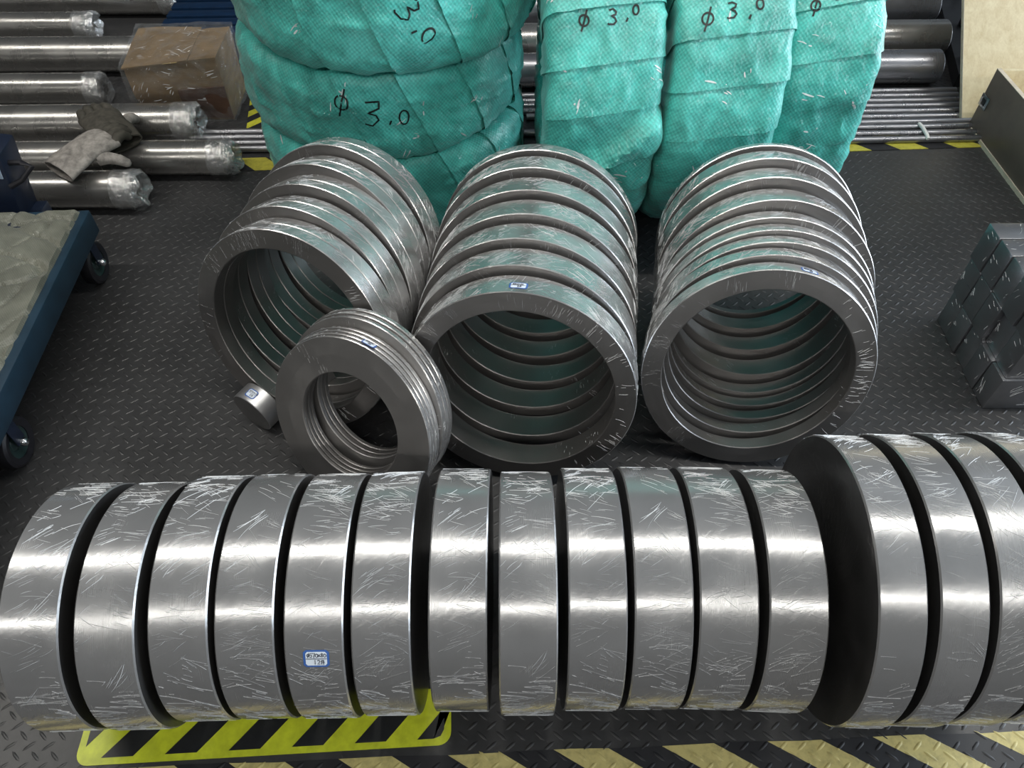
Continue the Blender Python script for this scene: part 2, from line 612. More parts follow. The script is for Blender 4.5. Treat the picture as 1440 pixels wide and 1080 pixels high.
# ------------------------------------------------------------------ lettering
GL = {
    'PHI': [[(.5 + .36 * math.cos(a), .5 + .30 * math.sin(a)) for a in [2 * PI * i / 18 + 1 for i in range(19)]], [(.72, 1.08), (.52, .5), (.30, -.12)]],
    '3': [[(.1, .92), (.45, 1.0), (.78, .86), (.70, .66), (.32, .54), (.66, .44), (.80, .24), (.55, .04), (.12, .0), (.0, .06)]],
    '3z': [[(.15, .90), (.80, .96), (.78, .70), (.25, .50), (.62, .42), (.72, .18), (.42, -.02), (.05, .02)]],
    '.': [[(.35, .10), (.22, -.14)]],
    '0': [[(.5 + .34 * math.cos(a), .42 + .40 * math.sin(a)) for a in [2 * PI * i / 16 + 1.2 for i in range(18)]]],
    '1': [[(.5, 1.0), (.46, 0)]],
    '2': [[(.1, .8), (.35, 1), (.75, .85), (.7, .55), (.1, .02), (.85, .05)]],
    '5': [[(.8, 1), (.25, .98), (.2, .6), (.6, .62), (.78, .35), (.6, .05), (.12, .05)]],
    '7': [[(.1, .98), (.8, 1.0), (.55, .3), (.5, -.2)]],
    '8': [[(.75, .85), (.4, 1), (.2, .78), (.7, .35), (.55, .02), (.2, .15), (.35, .45), (.75, .85)]],
    'x': [[(.1, .75), (.8, .1)], [(.8, .75), (.1, .1)]],
    'JIAN': [[(.30, 1.0), (.05, .55)], [(.20, .75), (.20, -.05)], [(.50, .95), (.40, .65)], [(.45, .70), (.95, .74)], [(.36, .38), (1.0, .42)], [(.70, 1.02), (.70, -.1)]],
}


def text_strokes(chars, h, adv=.9, x0=0., y0=0., slant=0.0, rise=0.0):
    out = []
    x = x0
    for i, ch in enumerate(chars):
        sc_ = h
        w = .45 if ch == '.' else 1.0
        for s in GL[ch]:
            out.append([(x + sc_ * (p[0] * .8 + slant * p[1]), y0 + sc_ * p[1] + rise * (x - x0)) for p in s])
        x += h * adv * w
    return out


def densify(s, d):
    o = [s[0]]
    for a, b in zip(s, s[1:]):
        n = max(1, int(math.hypot(b[0] - a[0], b[1] - a[1]) / d))
        for i in range(1, n + 1):
            o.append((a[0] + (b[0] - a[0]) * i / n, a[1] + (b[1] - a[1]) * i / n))
    return o


def ribbons(strokes, fn, w, off, step=.006):
    """strokes in a surface's own (a, b) metres; fn(a, b, off) -> point"""
    mb = MB()
    for s in strokes:
        s = densify(s, step)
        L = []
        for i, p in enumerate(s):
            q0, q1 = s[max(i - 1, 0)], s[min(i + 1, len(s) - 1)]
            dx, dy = q1[0] - q0[0], q1[1] - q0[1]
            l = math.hypot(dx, dy) or 1
            nx, ny = -dy / l * w / 2, dx / l * w / 2
            L.append([fn(p[0] + nx, p[1] + ny, off), fn(p[0], p[1], off + .0004), fn(p[0] - nx, p[1] - ny, off)])
        o = len(mb.v)
        for r in L: mb.v += [tuple(q) for q in r]
        for i in range(len(L) - 1):
            for k_ in range(2):
                mb.f.append((o + i * 3 + k_, o + i * 3 + k_ + 1, o + (i + 1) * 3 + k_ + 1, o + (i + 1) * 3 + k_))
    return mb


def paper_label(parent, fn, w, h, lines):
    """rounded white paper label with a blue border, lying on the surface fn(a, b, off)"""
    def patch(w_, h_, r, off):
        mb = MB()
        nx, ny = 10, 8
        for j in range(ny + 1):
            b = -h_ / 2 + h_ * j / ny
            inset = 0
            d = h_ / 2 - abs(b)
            if d < r: inset = r - math.sqrt(max(0, r * r - (r - d) ** 2))
            for i in range(nx + 1):
                mb.v.append(tuple(fn((-w_ / 2 + inset) + (w_ - 2 * inset) * i / nx, b, off)))
        for j in range(ny):
            for i in range(nx):
                mb.f.append((j * (nx + 1) + i, j * (nx + 1) + i + 1, (j + 1) * (nx + 1) + i + 1, (j + 1) * (nx + 1) + i))
        return mb
    l = patch(w, h, .004, .0005).build('paper_label', M['label_blue'], parent)
    l['label'] = 'small white paper label with blue border'
    patch(w * .82, h * .80, .0025, .0008).build('label_paper', M['paper'], l)
    ribbons([[(-w * .40, 0), (w * .40, 0)]] + lines, fn, w * .028, .0011, .003).build('label_writing', M['ink'], l)
    return l


def std_lines(w, h, full=True):
    if full:
        a = text_strokes(['PHI', '5', '7', '0', 'x', '8', '0'], h * .235, .62, -w * .37, h * .09)
        b = text_strokes(['1', '2', 'JIAN'], h * .25, .8, -w * .12, -h * .32)
    else:
        a = text_strokes(['PHI', '3', '0', '0', 'x', '2', '0'], h * .22, .66, -w * .34, h * .09)
        b = text_strokes(['8', 'JIAN'], h * .25, .8, -w * .06, -h * .32)
    return a + b


# ------------------------------------------------------------------ raised folds of the stretch film, coloured white to paint its glints too
t_ = NT('film_crease_and_glint')
t_.p.inputs['Base Color'].default_value = (.82, .84, .86, 1)  # fold white, bright enough to stand in for glints
t_.p.inputs['Roughness'].default_value = .2
t_.p.inputs['Alpha'].default_value = .8
M['crease'] = t_.m  # white of the folds and of the glints painted with them


def crease_lines(rng, n, a0, a1, b0, b1, dirs, L=(.010, .055), spread=9, w=(.00012, .00050), wh=(2, 10)):
    """clusters of short, nearly parallel folds and painted glints in a surface's (a, b) metres -> [(points, width)]"""
    out = []
    while len(out) < n:
        ca, cb = rng.uniform(a0, a1), rng.uniform(b0, b1)
        base = rng.choice(dirs) + rng.gauss(0, spread)
        size = rng.uniform(.005, .020)
        for _ in range(rng.randint(*wh)):
            an = R_(base + rng.gauss(0, 5))
            l = rng.uniform(L[0], L[1]) * rng.choice((.4, .7, 1, 1))
            x, y = ca + rng.gauss(0, size), cb + rng.gauss(0, size)
            k = rng.gauss(0, 2.5)
            pts = []
            for i in range(5):
                t = i / 4 - .5
                aa = an + k * t * .06
                pts.append((x + l * t * math.cos(aa), y + l * t * math.sin(aa)))
            pts = [p for p in pts if a0 <= p[0] <= a1 and b0 <= p[1] <= b1]
            if len(pts) >= 2:
                out.append((pts, rng.uniform(*w)))
    return out


def add_creases(mb, lines, fn, off=.0006):
    for pts, w in lines:
        o = len(mb.v)
        n = len(pts)
        for i, p in enumerate(pts):
            q0, q1 = pts[max(i - 1, 0)], pts[min(i + 1, n - 1)]
            dx, dy = q1[0] - q0[0], q1[1] - q0[1]
            l = math.hypot(dx, dy) or 1
            ww = w * (1 if 0 < i < n - 1 else .35)
            nx, ny = -dy / l * ww / 2, dx / l * ww / 2
            mb.v.append(tuple(fn(p[0] + nx, p[1] + ny, off * .3)))
            mb.v.append(tuple(fn(p[0] - nx, p[1] - ny, off)))
        for i in range(n - 1):
            mb.f.append((o + 2 * i, o + 2 * i + 1, o + 2 * i + 3, o + 2 * i + 2))


def put_crease_glints(o, me):
    c = new_obj('film_crease_glints', me, M['crease'], o)
    c['kind'] = 'stuff'
    return c


def cyl(R):
    def fn(a, b, off):
        return Vector(((R + off) * math.cos(b / R), (R + off) * math.sin(b / R), a))
    return fn


def polar(R, z):
    def fn(a, b, off):
        return Vector((a * math.cos(b / R), a * math.sin(b / R), z + off))
    return fn


def disc_creases(seed, R, t, n, dirs=(0, 4, 14, -18, 32, -42)):  # fold ribbons that also paint film glints on the disc
    rng = random.Random(seed)
    mb = MB()
    add_creases(mb, crease_lines(rng, n, -t / 2 + .001, t / 2 - .001, R * R_(20), R * R_(205), dirs), cyl(R))
    return mb.me('film_crease_glints', None)


def ring_crease_glints(seed, R, r, t, nrim, nface, nin):
    rng = random.Random(seed)
    mb = MB()
    add_creases(mb, crease_lines(rng, nrim, -t + .001, -.001, R * R_(5), R * R_(175), (30, 50, 62, -55, 80), L=(.008, .035)), cyl(R))
    add_creases(mb, crease_lines(rng, nface, r + .002, R - .002, -R * R_(60), R * R_(240), (0, 0, 10, -12), L=(.008, .034), spread=8), polar(R, 0))
    if nin:
        def inn(a, b, off): return Vector(((r - off) * math.cos(b / R), (r - off) * math.sin(b / R), a))
        add_creases(mb, crease_lines(rng, nin, -t + .001, -.001, R * R_(190), R * R_(350), (10, 60), L=(.005, .016)), inn)
    return mb.me('film_crease_glints', None)


# ------------------------------------------------------------------ thick steel discs, front row
def disc_mesh(name, R, t, ch=.0022, segs=160):
    """solid disc, axis = local Z, from -t/2 to t/2, shallow turned face"""
    rs = [R - ch, R * .72, R * .40, R * .12, .0005]
    prof = [(R, -t / 2 + ch), (R, -t / 4), (R, t / 4), (R, t / 2 - ch)] + [(r, t / 2) for r in rs] + [(r, -t / 2) for r in reversed(rs)]
    me = lathe(name, prof, segs)
    me.materials.append(M['disc'] if R > .1 else M['steel'])
    me.materials.append(M['disc_face'])
    for p in me.polygons:
        if abs(p.normal.z) > .9: p.material_index = 1
    return me


ORD = ['first', 'second', 'third', 'fourth', 'fifth', 'sixth', 'seventh', 'eighth', 'ninth', 'tenth', 'eleventh', 'last']
DR, DT = .195, .0845
dm = disc_mesh('steel_disc', DR, DT)
cx = [-.685, -.578, -.478, -.383, -.284, -.189, -.078, .023, .124, .220, .315, .416]
cy = [.521, .523, .536, .539, .540, .544, .550, .544, .551, .553, .553, .549]
yw = [2.2, 1.8, 1.6, 1.0, .8, .7, .0, .2, -.3, -.8, -1.6, -2.6]
AX = Matrix(((0, 0, 1), (1, 0, 0), (0, 1, 0))).to_4x4()      # local Z -> world X, local X -> world Y, local Y -> world Z
discs = []
dcm = [disc_creases(100 + i, DR, DT, 240 + 60 * (i % 3)) for i in range(6)]
for i in range(12):
    o = new_obj('steel_disc', dm, M['disc'])
    o.matrix_world = Matrix.Translation((cx[i], cy[i], DR + .001)) @ Matrix.Rotation(R_(yw[i]), 4, 'Z') @ AX
    if i == 0: lb = 'thick film-wrapped steel disc at the left end of the front row'
    elif i == 4: lb = 'thick film-wrapped steel disc carrying the paper label, fifth from the left'
    elif i == 11: lb = 'thick film-wrapped steel disc next to the larger discs, twelfth from the left'
    else: lb = 'thick film-wrapped steel disc, %s from the left end of the front row' % ORD[i]
    tag(o, lb, 'steel disc', 'twelve steel discs in the front row')
    discs.append(o)
    put_crease_glints(o, dcm[i % 6])


def rim_fn(R, phi0, z0, flip=1):
    """label on a rim whose axis runs left-right: a -> local Z (axis), b -> up round the rim"""
    def fn(a, b, off):
        p = phi0 - flip * b / R
        return Vector(((R + off) * math.cos(p), (R + off) * math.sin(p), z0 + a))
    return fn


# local X is world +Y (away), local Y is world Z: the near side lies at angle > 90 deg
paper_label(discs[4], rim_fn(DR, R_(143), .003), .037, .027, std_lines(.037, .027))

BR, BT = .230, .066
bm_ = disc_mesh('large_steel_disc', BR, BT)
bcm = [disc_creases(200 + i, BR, BT, 250) for i in range(4)]
for i, x in enumerate((.4957 + BT / 2 + .004, .585 + BT / 2, .667 + BT / 2, .752 + BT / 2)):
    o = new_obj('large_steel_disc', bm_, M['disc'])
    o.matrix_world = Matrix.Translation((x, 0.552 + .002 * i, BR + .001)) @ Matrix.Rotation(R_(-2.0 - .3 * i), 4, 'Z') @ AX
    put_crease_glints(o, bcm[i])
    tag(o, ['larger film-wrapped steel disc with its dark left face open to view', 'second larger steel disc from the gap in the front row',
            'third larger steel disc from the gap in the front row', 'larger steel disc cut off by the right edge of the photo'][i], 'steel disc', 'larger steel discs at the right')


# ------------------------------------------------------------------ ring stacks
def ring_mesh(name, R, r, t, ch=.0016, segs=144):
    """front face at z = 0, back at z = -t, axis = local Z"""
    m = (R + r) / 2
    prof = [(R - ch, 0), (R, -ch), (R, -t + ch), (R - ch, -t), (m, -t), (r + ch, -t), (r, -t + ch), (r, -ch), (r + ch, 0), (m, 0)]
    me = lathe(name, list(reversed(prof)), segs)
    for p in me.polygons:      # slot 1: the darker, rougher faces and bore, slot 0: the lighter, smoother rim
        if math.hypot(p.center.x, p.center.y) < R * .9985 - ch * .55: p.material_index = 1
    return me


def ring_matrix(x, y, yaw, tilt, R, t, lift=0.0):
    """ring leaning back by tilt, its rear lower edge on the floor; (x, y) = foot of the front face"""
    a, b = R_(yaw), R_(tilt)
    n = Vector((math.sin(a) * math.cos(b), -math.cos(a) * math.cos(b), math.sin(b)))
    u = Vector((-math.sin(a) * math.sin(b), math.cos(a) * math.sin(b), math.cos(b)))
    s = u.cross(n)
    c = Vector((x, y, 0)) + u * R + Vector((0, 0, t * math.sin(b) + lift))
    m = Matrix((s, u, n)).transposed().to_4x4()
    m.translation = c
    return m


RR, RI = .2316, .1900
ring_cache = {}
ring_no = 0


def add_ring(name, x, y, yaw, tilt, t, label, group, R=RR, r=RI, mat='ringm', lift=0.0, back=0.0, spin=0.0):
    key = (R, r, round(t, 4), mat)
    if key not in ring_cache:
        me = ring_mesh(name, R, r, t)
        me.materials.append(M['ringm'] if mat != 'plate' else M['ringm'])
        me.materials.append(M['ring_face'] if mat != 'plate' else M['plate'])
        ring_cache[key] = me
    o = new_obj(name, ring_cache[key], M[mat])
    mw = ring_matrix(x, y, yaw, tilt, R, t + back, lift)
    o.matrix_world = mw @ Matrix.Translation((0, 0, -back)) @ Matrix.Rotation(R_(spin), 4, 'Z')
    global ring_no
    ring_no += 1
    front = label.startswith('frontmost')
    big = R > .2
    put_crease_glints(o, ring_crease_glints(300 + ring_no, R, r, t, int((3600 if big else 1500) * t) + 30, (170 if front else 60) if mat != 'plate' else 12, int(500 * t) + 8))
    tag(o, label, 'steel ring', group)
    return o


def rim_label(o, R, deg, z0, w=.034, h=.02, spin=0.0):
    def fn(a, b, off):
        p = R_(deg - spin) - a / R
        return Vector(((R + off) * math.cos(p), (R + off) * math.sin(p), z0 - b))
    # b up the picture = towards the back of the ring (-Z)
    paper_label(o, fn, w, h, std_lines(w, h, False))


# middle stack
mid_y = [.900, .972, 1.051, 1.126, 1.205, 1.281, 1.356]
mid_t = [.060, .066, .064, .066, .064, .064, .036]
NTH = ['frontmost', 'second', 'third', 'fourth', 'fifth', 'sixth', 'seventh', 'eighth', 'rearmost']
for i in range(7):
    nm = 'rearmost' if i == 6 else NTH[i]
    lab = 'frontmost wide steel ring of the middle stack, with a paper label' if i == 0 else '%s steel ring from the front in the middle stack' % nm
    if i == 6: lab = 'rearmost steel ring of the middle stack, touching the teal coils'
    o = add_ring('steel_ring', .006 + .008 * i + random.uniform(-.003, .003), mid_y[i] - .012, -9 + random.uniform(-.6, .6), 11.5 + random.uniform(-.3, .3), mid_t[i], lab, 'middle stack of steel rings')
    if i == 0: rim_label(o, RR, 93, -.022)

# right stack
rt_y = [.933, .975, 1.013, 1.05, 1.088, 1.135, 1.214, 1.287, 1.350]
rt_t = [.034, .034, .032, .032, .036, .066, .062, .054, .020]
for i in range(9):
    lab = {0: 'frontmost thin steel ring of the right stack, with a paper label', 8: 'rearmost steel ring of the right stack, against the teal coils'}.get(i, '%s steel ring from the front in the right stack' % NTH[i])
    o = add_ring('steel_ring', .494 + .0100 * i + random.uniform(-.003, .003), rt_y[i] - .008, -5 + random.uniform(-.5, .5), 16.3 + random.uniform(-.2, .2), rt_t[i], lab, 'right stack of steel rings')
    if i == 0: rim_label(o, RR, 76, -.016, .034, .016)

# left stack: five pairs of flush rings
lt = .033
for g in range(5):
    s = .075 * g
    x, y = -.489 + .2 * s + (.004 if g in (2, 4) else -.003), 1.049 + .98 * s - .016
    yw_, ti = -21.7 + random.uniform(-.4, .4), 16.1 + random.uniform(-.2, .2)
    for h in range(2):
        k = 2 * g + h
        if k == 0: lab = 'frontmost steel ring of the left stack, its face turned to the left'
        elif k == 9: lab = 'rearmost steel ring of the left stack, under the teal coils'
        else: lab = 'steel ring of the left stack, %s from the front' % ORD[k]
        lab = lab if k != 9 else 'rearmost steel ring of the left stack, nearest the stacked teal coils'
        if h == 0:
            add_ring('steel_ring', x, y, yw_, ti, lt, lab, 'left stack of steel rings', lift=lt * math.sin(R_(ti)))
        else:
            add_ring('steel_ring', x, y, yw_, ti, lt, lab, 'left stack of steel rings', back=lt + .0012)

# thin flanged plates leaning in front of the left stack
PX, PY, PYAW, PT = -.3628, .832, -28.8, 22.8
t0 = .0085
for i in range(4):
    lab = ['frontmost thin steel plate ring, dull grey face towards the viewer', 'second thin plate ring behind the dull grey face',
           'third thin plate ring behind the dull grey face, carrying the paper label', 'fourth thin plate ring, last before the dark gap'][i]
    o = add_ring('plate_ring', PX, PY, PYAW, PT, t0, lab, 'thin plate rings leaning in front', R=.1905, r=.1162, mat='plate' if i == 0 else 'ringm', lift=(6 - i) * .0, back=i * (t0 + .0012))
    if i == 1:
        rim_label(o, .1905, 84, -.004, .03, .017)
for i in range(3):
    lab = ['dark-faced plate ring shifted up behind the first four plates', 'thin plate ring behind the shifted dark-faced plate', 'rearmost thin plate ring leaning on the middle stack'][i]
    add_ring('plate_ring', PX + .024, PY + .040, PYAW - 1, PT - 1, t0 * 1.3, lab, 'thin plate rings leaning in front', R=.1905, r=.1162, mat='plate' if i == 0 else 'ringm', lift=.012, back=.004 + i * (t0 * 1.3 + .0015))

# small solid discs on the floor beside the plate rings
sd = disc_mesh('small_steel_disc', .053, .044, .0015, 80)


def place_axis(o, loc, n):
    n = Vector(n).normalized()
    q = n.to_track_quat('Z', 'Y')
    o.matrix_world = Matrix.Translation(loc) @ q.to_matrix().to_4x4()


s1 = new_obj('small_steel_disc', sd, M['steel'])
place_axis(s1, (-.572, 1.045, .056), (-.52, -.80, -.06))
tag(s1, 'small solid steel disc with a paper label beside the plate rings', 'steel disc')
ax = s1.matrix_world.to_3x3().inverted()
upl = (ax @ Vector((-.10, -.25, 1))).normalized()
pa = math.degrees(math.atan2(upl.y, upl.x))
sgn = 1 if (s1.matrix_world.to_3x3() @ Vector((-math.sin(R_(pa)), math.cos(R_(pa)), 0))).x < 0 else -1


def s1fn(a, b, off):
    p = R_(pa) - sgn * a / .053
    return Vector(((.053 + off) * math.cos(p), (.053 + off) * math.sin(p), .002 - b))


paper_label(s1, s1fn, .026, .022, std_lines(.026, .022, False))
s2 = new_obj('small_steel_disc', disc_mesh('small_steel_disc', .046, .05, .0015, 80), M['steel'])
place_axis(s2, (-.462, 1.135, .050), (-.52, -.80, .02))
tag(s2, 'small film-wrapped steel disc lying inside the left ring stack', 'steel disc')


# ------------------------------------------------------------------ teal wrapped coils
def section(a, b, n, N):
    """superellipse outline (axial, radial) resampled evenly, starting at the inner side"""
    raw = []
    for i in range(721):
        p = PI + 2 * PI * i / 720
        c, s = math.cos(p), math.sin(p)
        raw.append((a * math.copysign(abs(s) ** (2 / n), s), b * math.copysign(abs(c) ** (2 / n), c)))
    cum = [0]
    for p, q in zip(raw, raw[1:]): cum.append(cum[-1] + math.hypot(p[0] - q[0], p[1] - q[1]))
    T = cum[-1]
    return raw, cum, T


class Coil:
    def __init__(self, name, R, hole, a, label, group, mw, seed, strips=22, lean=-1, n=6.5, creases=(), phase=0.0, wob=.010):
        self.b = (R - hole) / 2
        self.Rm = (R + hole) / 2
        self.R, self.a = R, a
        self.raw, self.cum, self.S = section(a, self.b, n, 0)
        self.seed, self.strips, self.lean, self.creases, self.phase, self.wob = seed, strips, lean, creases, phase, wob
        self.D = 2 * PI / strips
        self.bv, self.bf, self.tree = [], [], None
        e = empty(name)
        e.matrix_world = mw
        tag(e, label, 'wrapped coil', group)
        self.e = e
        NS, NT_ = 110, 8
        OV = .07
        for k in range(strips):
            vs, fs, uv = [], [], []
            jit = noise.noise(Vector((k * 1.7, seed, 0))) * .10
            rows = []
            for i in range(NT_ + 2):
                t = 1 - min(i, NT_) / NT_ * (1 + OV + jit)
                lip = (i == NT_ + 1)
                for j in range(NS + 1):
                    s = self.S * j / NS
                    phi = phase + self.D * (k + t + lean * s / self.S)
                    off = .0005 if lip else .001 + .0042 * (1 - t) ** 1.5 + (.0012 * noise.noise(Vector((phi * 9, s * 22, seed + 5))) if i == NT_ else 0)
                    if lip: phi += .008 / self.R
                    vs.append(tuple(self.pt(phi, s, off)))
                    uv.append((phi * self.R, s))
            W = NS + 1
            for i in range(NT_ + 1):
                for j in range(NS):
                    fs.append(((i + 1) * W + j, (i + 1) * W + j + 1, i * W + j + 1, i * W + j))
            uvs = [[uv[q] for q in f] for f in fs]
            me = mesh('wrap_strip', vs, fs, uvs, 50)
            o_ = len(self.bv)
            self.bv += vs
            self.bf += [tuple(o_ + q for q in f) for f in fs]
            new_obj('wrap_strip', me, M['green'], e)

    def sec(self, s):
        s = s % self.S
        lo, hi = 0, len(self.cum) - 1
        while hi - lo > 1:
            m = (lo + hi) // 2
            if self.cum[m] <= s: lo = m
            else: hi = m
        f = (s - self.cum[lo]) / max(1e-9, self.cum[hi] - self.cum[lo])
        p, q = self.raw[lo], self.raw[hi]
        return p[0] + (q[0] - p[0]) * f, p[1] + (q[1] - p[1]) * f

    def pt(self, phi, s, off):
        ax, rd = self.sec(s)
        l = math.hypot(ax / self.a ** 2, rd / self.b ** 2) or 1
        nx, nr = ax / self.a ** 2 / l, rd / self.b ** 2 / l
        c, sn = math.cos(phi), math.sin(phi)
        r0 = self.Rm + rd
        base = Vector((r0 * c, r0 * sn, ax))
        q = base * 5.0 + Vector((self.seed * 3.1, self.seed * 1.7, self.seed))
        d = self.wob * noise.noise(q) + .35 * self.wob * noise.noise(base * 16 + Vector((self.seed, 0, 0)))
        r1 = abs(noise.noise(Vector((phi * 5.5 + ax * 9, ax * 11 - phi * 2.5, self.seed * 2.3))))
        d += .006 * (1 - min(1, r1 * 5)) - .001
        for (p0, a0, p1, a1, hgt, wid) in self.creases:
            if rd > 0:
                ux, uy = (p1 - p0) * self.R, a1 - a0
                L = math.hypot(ux, uy)
                ux, uy = ux / L, uy / L
                vx, vy = (phi - p0) * self.R, ax - a0
                al = (vx * ux + vy * uy) / L
                dd = -vx * uy + vy * ux
                if -.05 < al < 1.15 and dd > -.022:
                    fade = min(1, max(0, (1.15 - al) / .4)) * min(1, (al + .05) / .2)
                    q_ = min(1, (dd + .022) / .026)
                    d += hgt * math.exp(-max(dd, 0) / wid) * fade * q_ * q_ * (3 - 2 * q_)
        d += off
        return Vector(((r0 + nr * d) * c, (r0 + nr * d) * sn, ax + nx * d))

    def surf_fn(self, phi0, ax0, rot=0.0):
        """writing on the outer face: a along the axis (+Z local), b along +phi"""
        # arc position of the outer mid line is S/2
        ca, sa = math.cos(rot), math.sin(rot)

        def fn(a, b, off):
            x, y = a * ca - b * sa, a * sa + b * ca
            phi = phi0 + y / self.R
            s = self.S / 2 + self.dirn * (ax0 + x)
            if self.tree is None: self.tree = BVHTree.FromPolygons(self.bv, self.bf)
            p1, p0 = self.pt(phi, s, .06), self.pt(phi, s, -.04)
            d = (p0 - p1).normalized()
            hit = self.tree.ray_cast(p1, d)[0]
            if hit is None: return self.pt(phi, s, .004 + off)
            return hit - d * off
        # which way along s does the axial coordinate grow?
        self.dirn = 1 if self.sec(self.S / 2 + .02)[0] > 0 else -1
        return fn


def coil_upright(x, y, R, yaw, lean_deg=0):
    """axis along world X; local X -> world -Y ... angle phi measured from the near side upwards"""
    m = Matrix(((0, 0, 1), (-1, 0, 0), (0, -1, 0))).to_4x4()
    # local X -> world -Y (near), local Y -> world -Z, local Z -> world X
    m = Matrix(((0, 0, 1), (-1, 0, 0), (0, 1, 0))).to_4x4()
    if m.to_3x3().determinant() < 0:
        m = Matrix(((0, 0, -1), (-1, 0, 0), (0, 1, 0))).to_4x4()
    return Matrix.Translation((x, y, R)) @ Matrix.Rotation(R_(yaw), 4, 'Z') @ Matrix.Rotation(R_(lean_deg), 4, 'Y') @ m


CR, CHOLE = .385, .20
# upright coils: local X -> near, local Y -> up, local Z -> -X (left); the writing's a-axis therefore runs along -Z
up1 = Coil('wrapped_coil', CR, CHOLE, .130, 'teal wrapped wire coil standing upright behind the middle ring stack', 'upright teal coils',
           coil_upright(.208, 1.925, CR + .008, 0), 3, creases=((R_(12), -.13, R_(-16), .10, .030, .05),), phase=.1)
up2 = Coil('wrapped_coil', CR, CHOLE, .130, 'teal wrapped wire coil standing upright, middle one of the three', 'upright teal coils',
           coil_upright(.499, 1.930, CR + .008, -2), 11, phase=.25)
up3 = Coil('wrapped_coil', CR, CHOLE, .108, 'teal wrapped wire coil standing upright nearest the thin bars at right', 'upright teal coils',
           coil_upright(.764, 2.03, CR + .008, -3, -2), 23, phase=.0)
# flat stack
fl1 = Coil('wrapped_coil', .381, CHOLE, .130, 'teal wrapped wire coil at the bottom of the lying stack', 'lying teal coils',
           Matrix.Translation((-.350, 2.068, .134)), 31, strips=15, n=4.2, wob=.014, lean=-2, phase=.3)
fl2 = Coil('wrapped_coil', .379, CHOLE, .124, 'teal wrapped wire coil in the middle of the lying stack', 'lying teal coils',
           Matrix.Translation((-.356, 2.056, .390)) @ Matrix.Rotation(R_(1.0), 4, 'X'), 37, strips=15, n=4.2, wob=.014, lean=-2, phase=.05)
fl3 = Coil('wrapped_coil', .385, CHOLE, .122, 'teal wrapped wire coil on top of the lying stack', 'lying teal coils',
           Matrix.Translation((-.328, 2.03, .642)) @ Matrix.Rotation(R_(1.5), 4, 'X') @ Matrix.Rotation(R_(2.5), 4, 'Y'), 43, strips=15, n=4.2, wob=.014, lean=-2, phase=.2)


def coil_glints(coil, seed, n, p0, p1):  # wide pale ribbons painted as glints on the coil film
    rng = random.Random(seed)
    f0 = coil.surf_fn(0, 0, 0)

    def fn(a, b, off): return f0(a, b, off + .0008)
    mb = MB()
    add_creases(mb, crease_lines(rng, n, -coil.a * 1.05, coil.a * 1.05, coil.R * R_(p0), coil.R * R_(p1), (60, 100, 20, 130), L=(.006, .030), w=(.0008, .0042), wh=(1, 5)), fn)
    put_crease_glints(coil.e, mb.me('film_crease_glints', None))


for q_, (cc, a_, b_) in enumerate(((up1, -15, 75), (up2, -15, 75), (up3, -20, 75), (fl1, -170, -10), (fl2, -175, -5), (fl3, -175, -5))):
    coil_glints(cc, 500 + q_, 26, a_, b_)


def write(coil, phi, ax, strokes, rot=0.0, flip=False, w=.0042):
    f0 = coil.surf_fn(phi, 0, 0)
    ca, sa = math.cos(rot), math.sin(rot)

    def fn(a, b, off):
        x, y = a * ca - b * sa, a * sa + b * ca
        if flip:      # upright coil: picture right = -local Z, picture up = +phi
            return f0(-(x) - ax, y, off)
        return f0(y + ax, x, off)      # lying coil: picture right = +phi, picture up = +Z
    for sk in strokes:
        o = ribbons([sk], fn, w, .0012, .004).build('marker_stroke', M['marker'], coil.e)
        o['label'] = 'black marker stroke of a handwritten note'


S1 = text_strokes(['PHI'], .030, 1, -.055, -.012) + text_strokes(['3'], .026, 1, .000, -.004) + text_strokes(['.'], .03, 1, .030, .006) + text_strokes(['0'], .020, 1, .045, .014)
S1 = [[(p[0] * 1.15, p[1] * 1.2) for p in q] for q in S1]
write(up1, R_(41), -.002, S1, 0, True)
S2 = text_strokes(['PHI'], .036, 1, -.060, -.016) + text_strokes(['3'], .028, 1, -.010, .0) + text_strokes(['.'], .03, 1, .024, .0) + text_strokes(['0'], .022, 1, .040, .010)
S2 = [[(p[0] * 1.15, p[1] * 1.2) for p in q] for q in S2]
write(up2, R_(42), -.012, S2, .08, True)
S3 = text_strokes(['PHI'], .030, 1, -.050, -.014) + text_strokes(['3'], .026, 1, -.002, .008) + text_strokes(['.'], .026, 1, .024, .008) + text_strokes(['0'], .018, 1, .036, .016)
S3 = [[(p[0] * 1.15, p[1] * 1.2) for p in q] for q in S3]
write(up3, R_(40), -.01, S3, .06, True)
S4 = text_strokes(['PHI'], .058, 1, -.085, -.010) + text_strokes(['3z'], .062, 1, -.012, -.030) + text_strokes(['.'], .05, 1, .040, -.026) + text_strokes(['0'], .044, 1, .068, -.034)
write(fl2, R_(-89), .030, S4, -.06, False)
S5 = text_strokes(['PHI'], .052, 1, -.085, -.010) + text_strokes(['3'], .052, 1, -.015, -.018) + text_strokes(['.'], .05, 1, .035, -.010) + text_strokes(['0'], .042, 1, .056, -.010)
write(fl3, R_(-76), .035, S5, -.95, False)


# ------------------------------------------------------------------ round bars on the left
def bar_mesh(R, L, ch=.003, segs=64):
    prof = [(R - ch, 0), (R, -ch)] + [(R, -L * f) for f in (.25, .5, .75)] + [(R, -L + ch), (R - ch, -L), (R * .5, -L), (.0005, -L), (.0005, 0), (R * .5, 0)]
    return lathe('bar', list(reversed(prof)), segs)


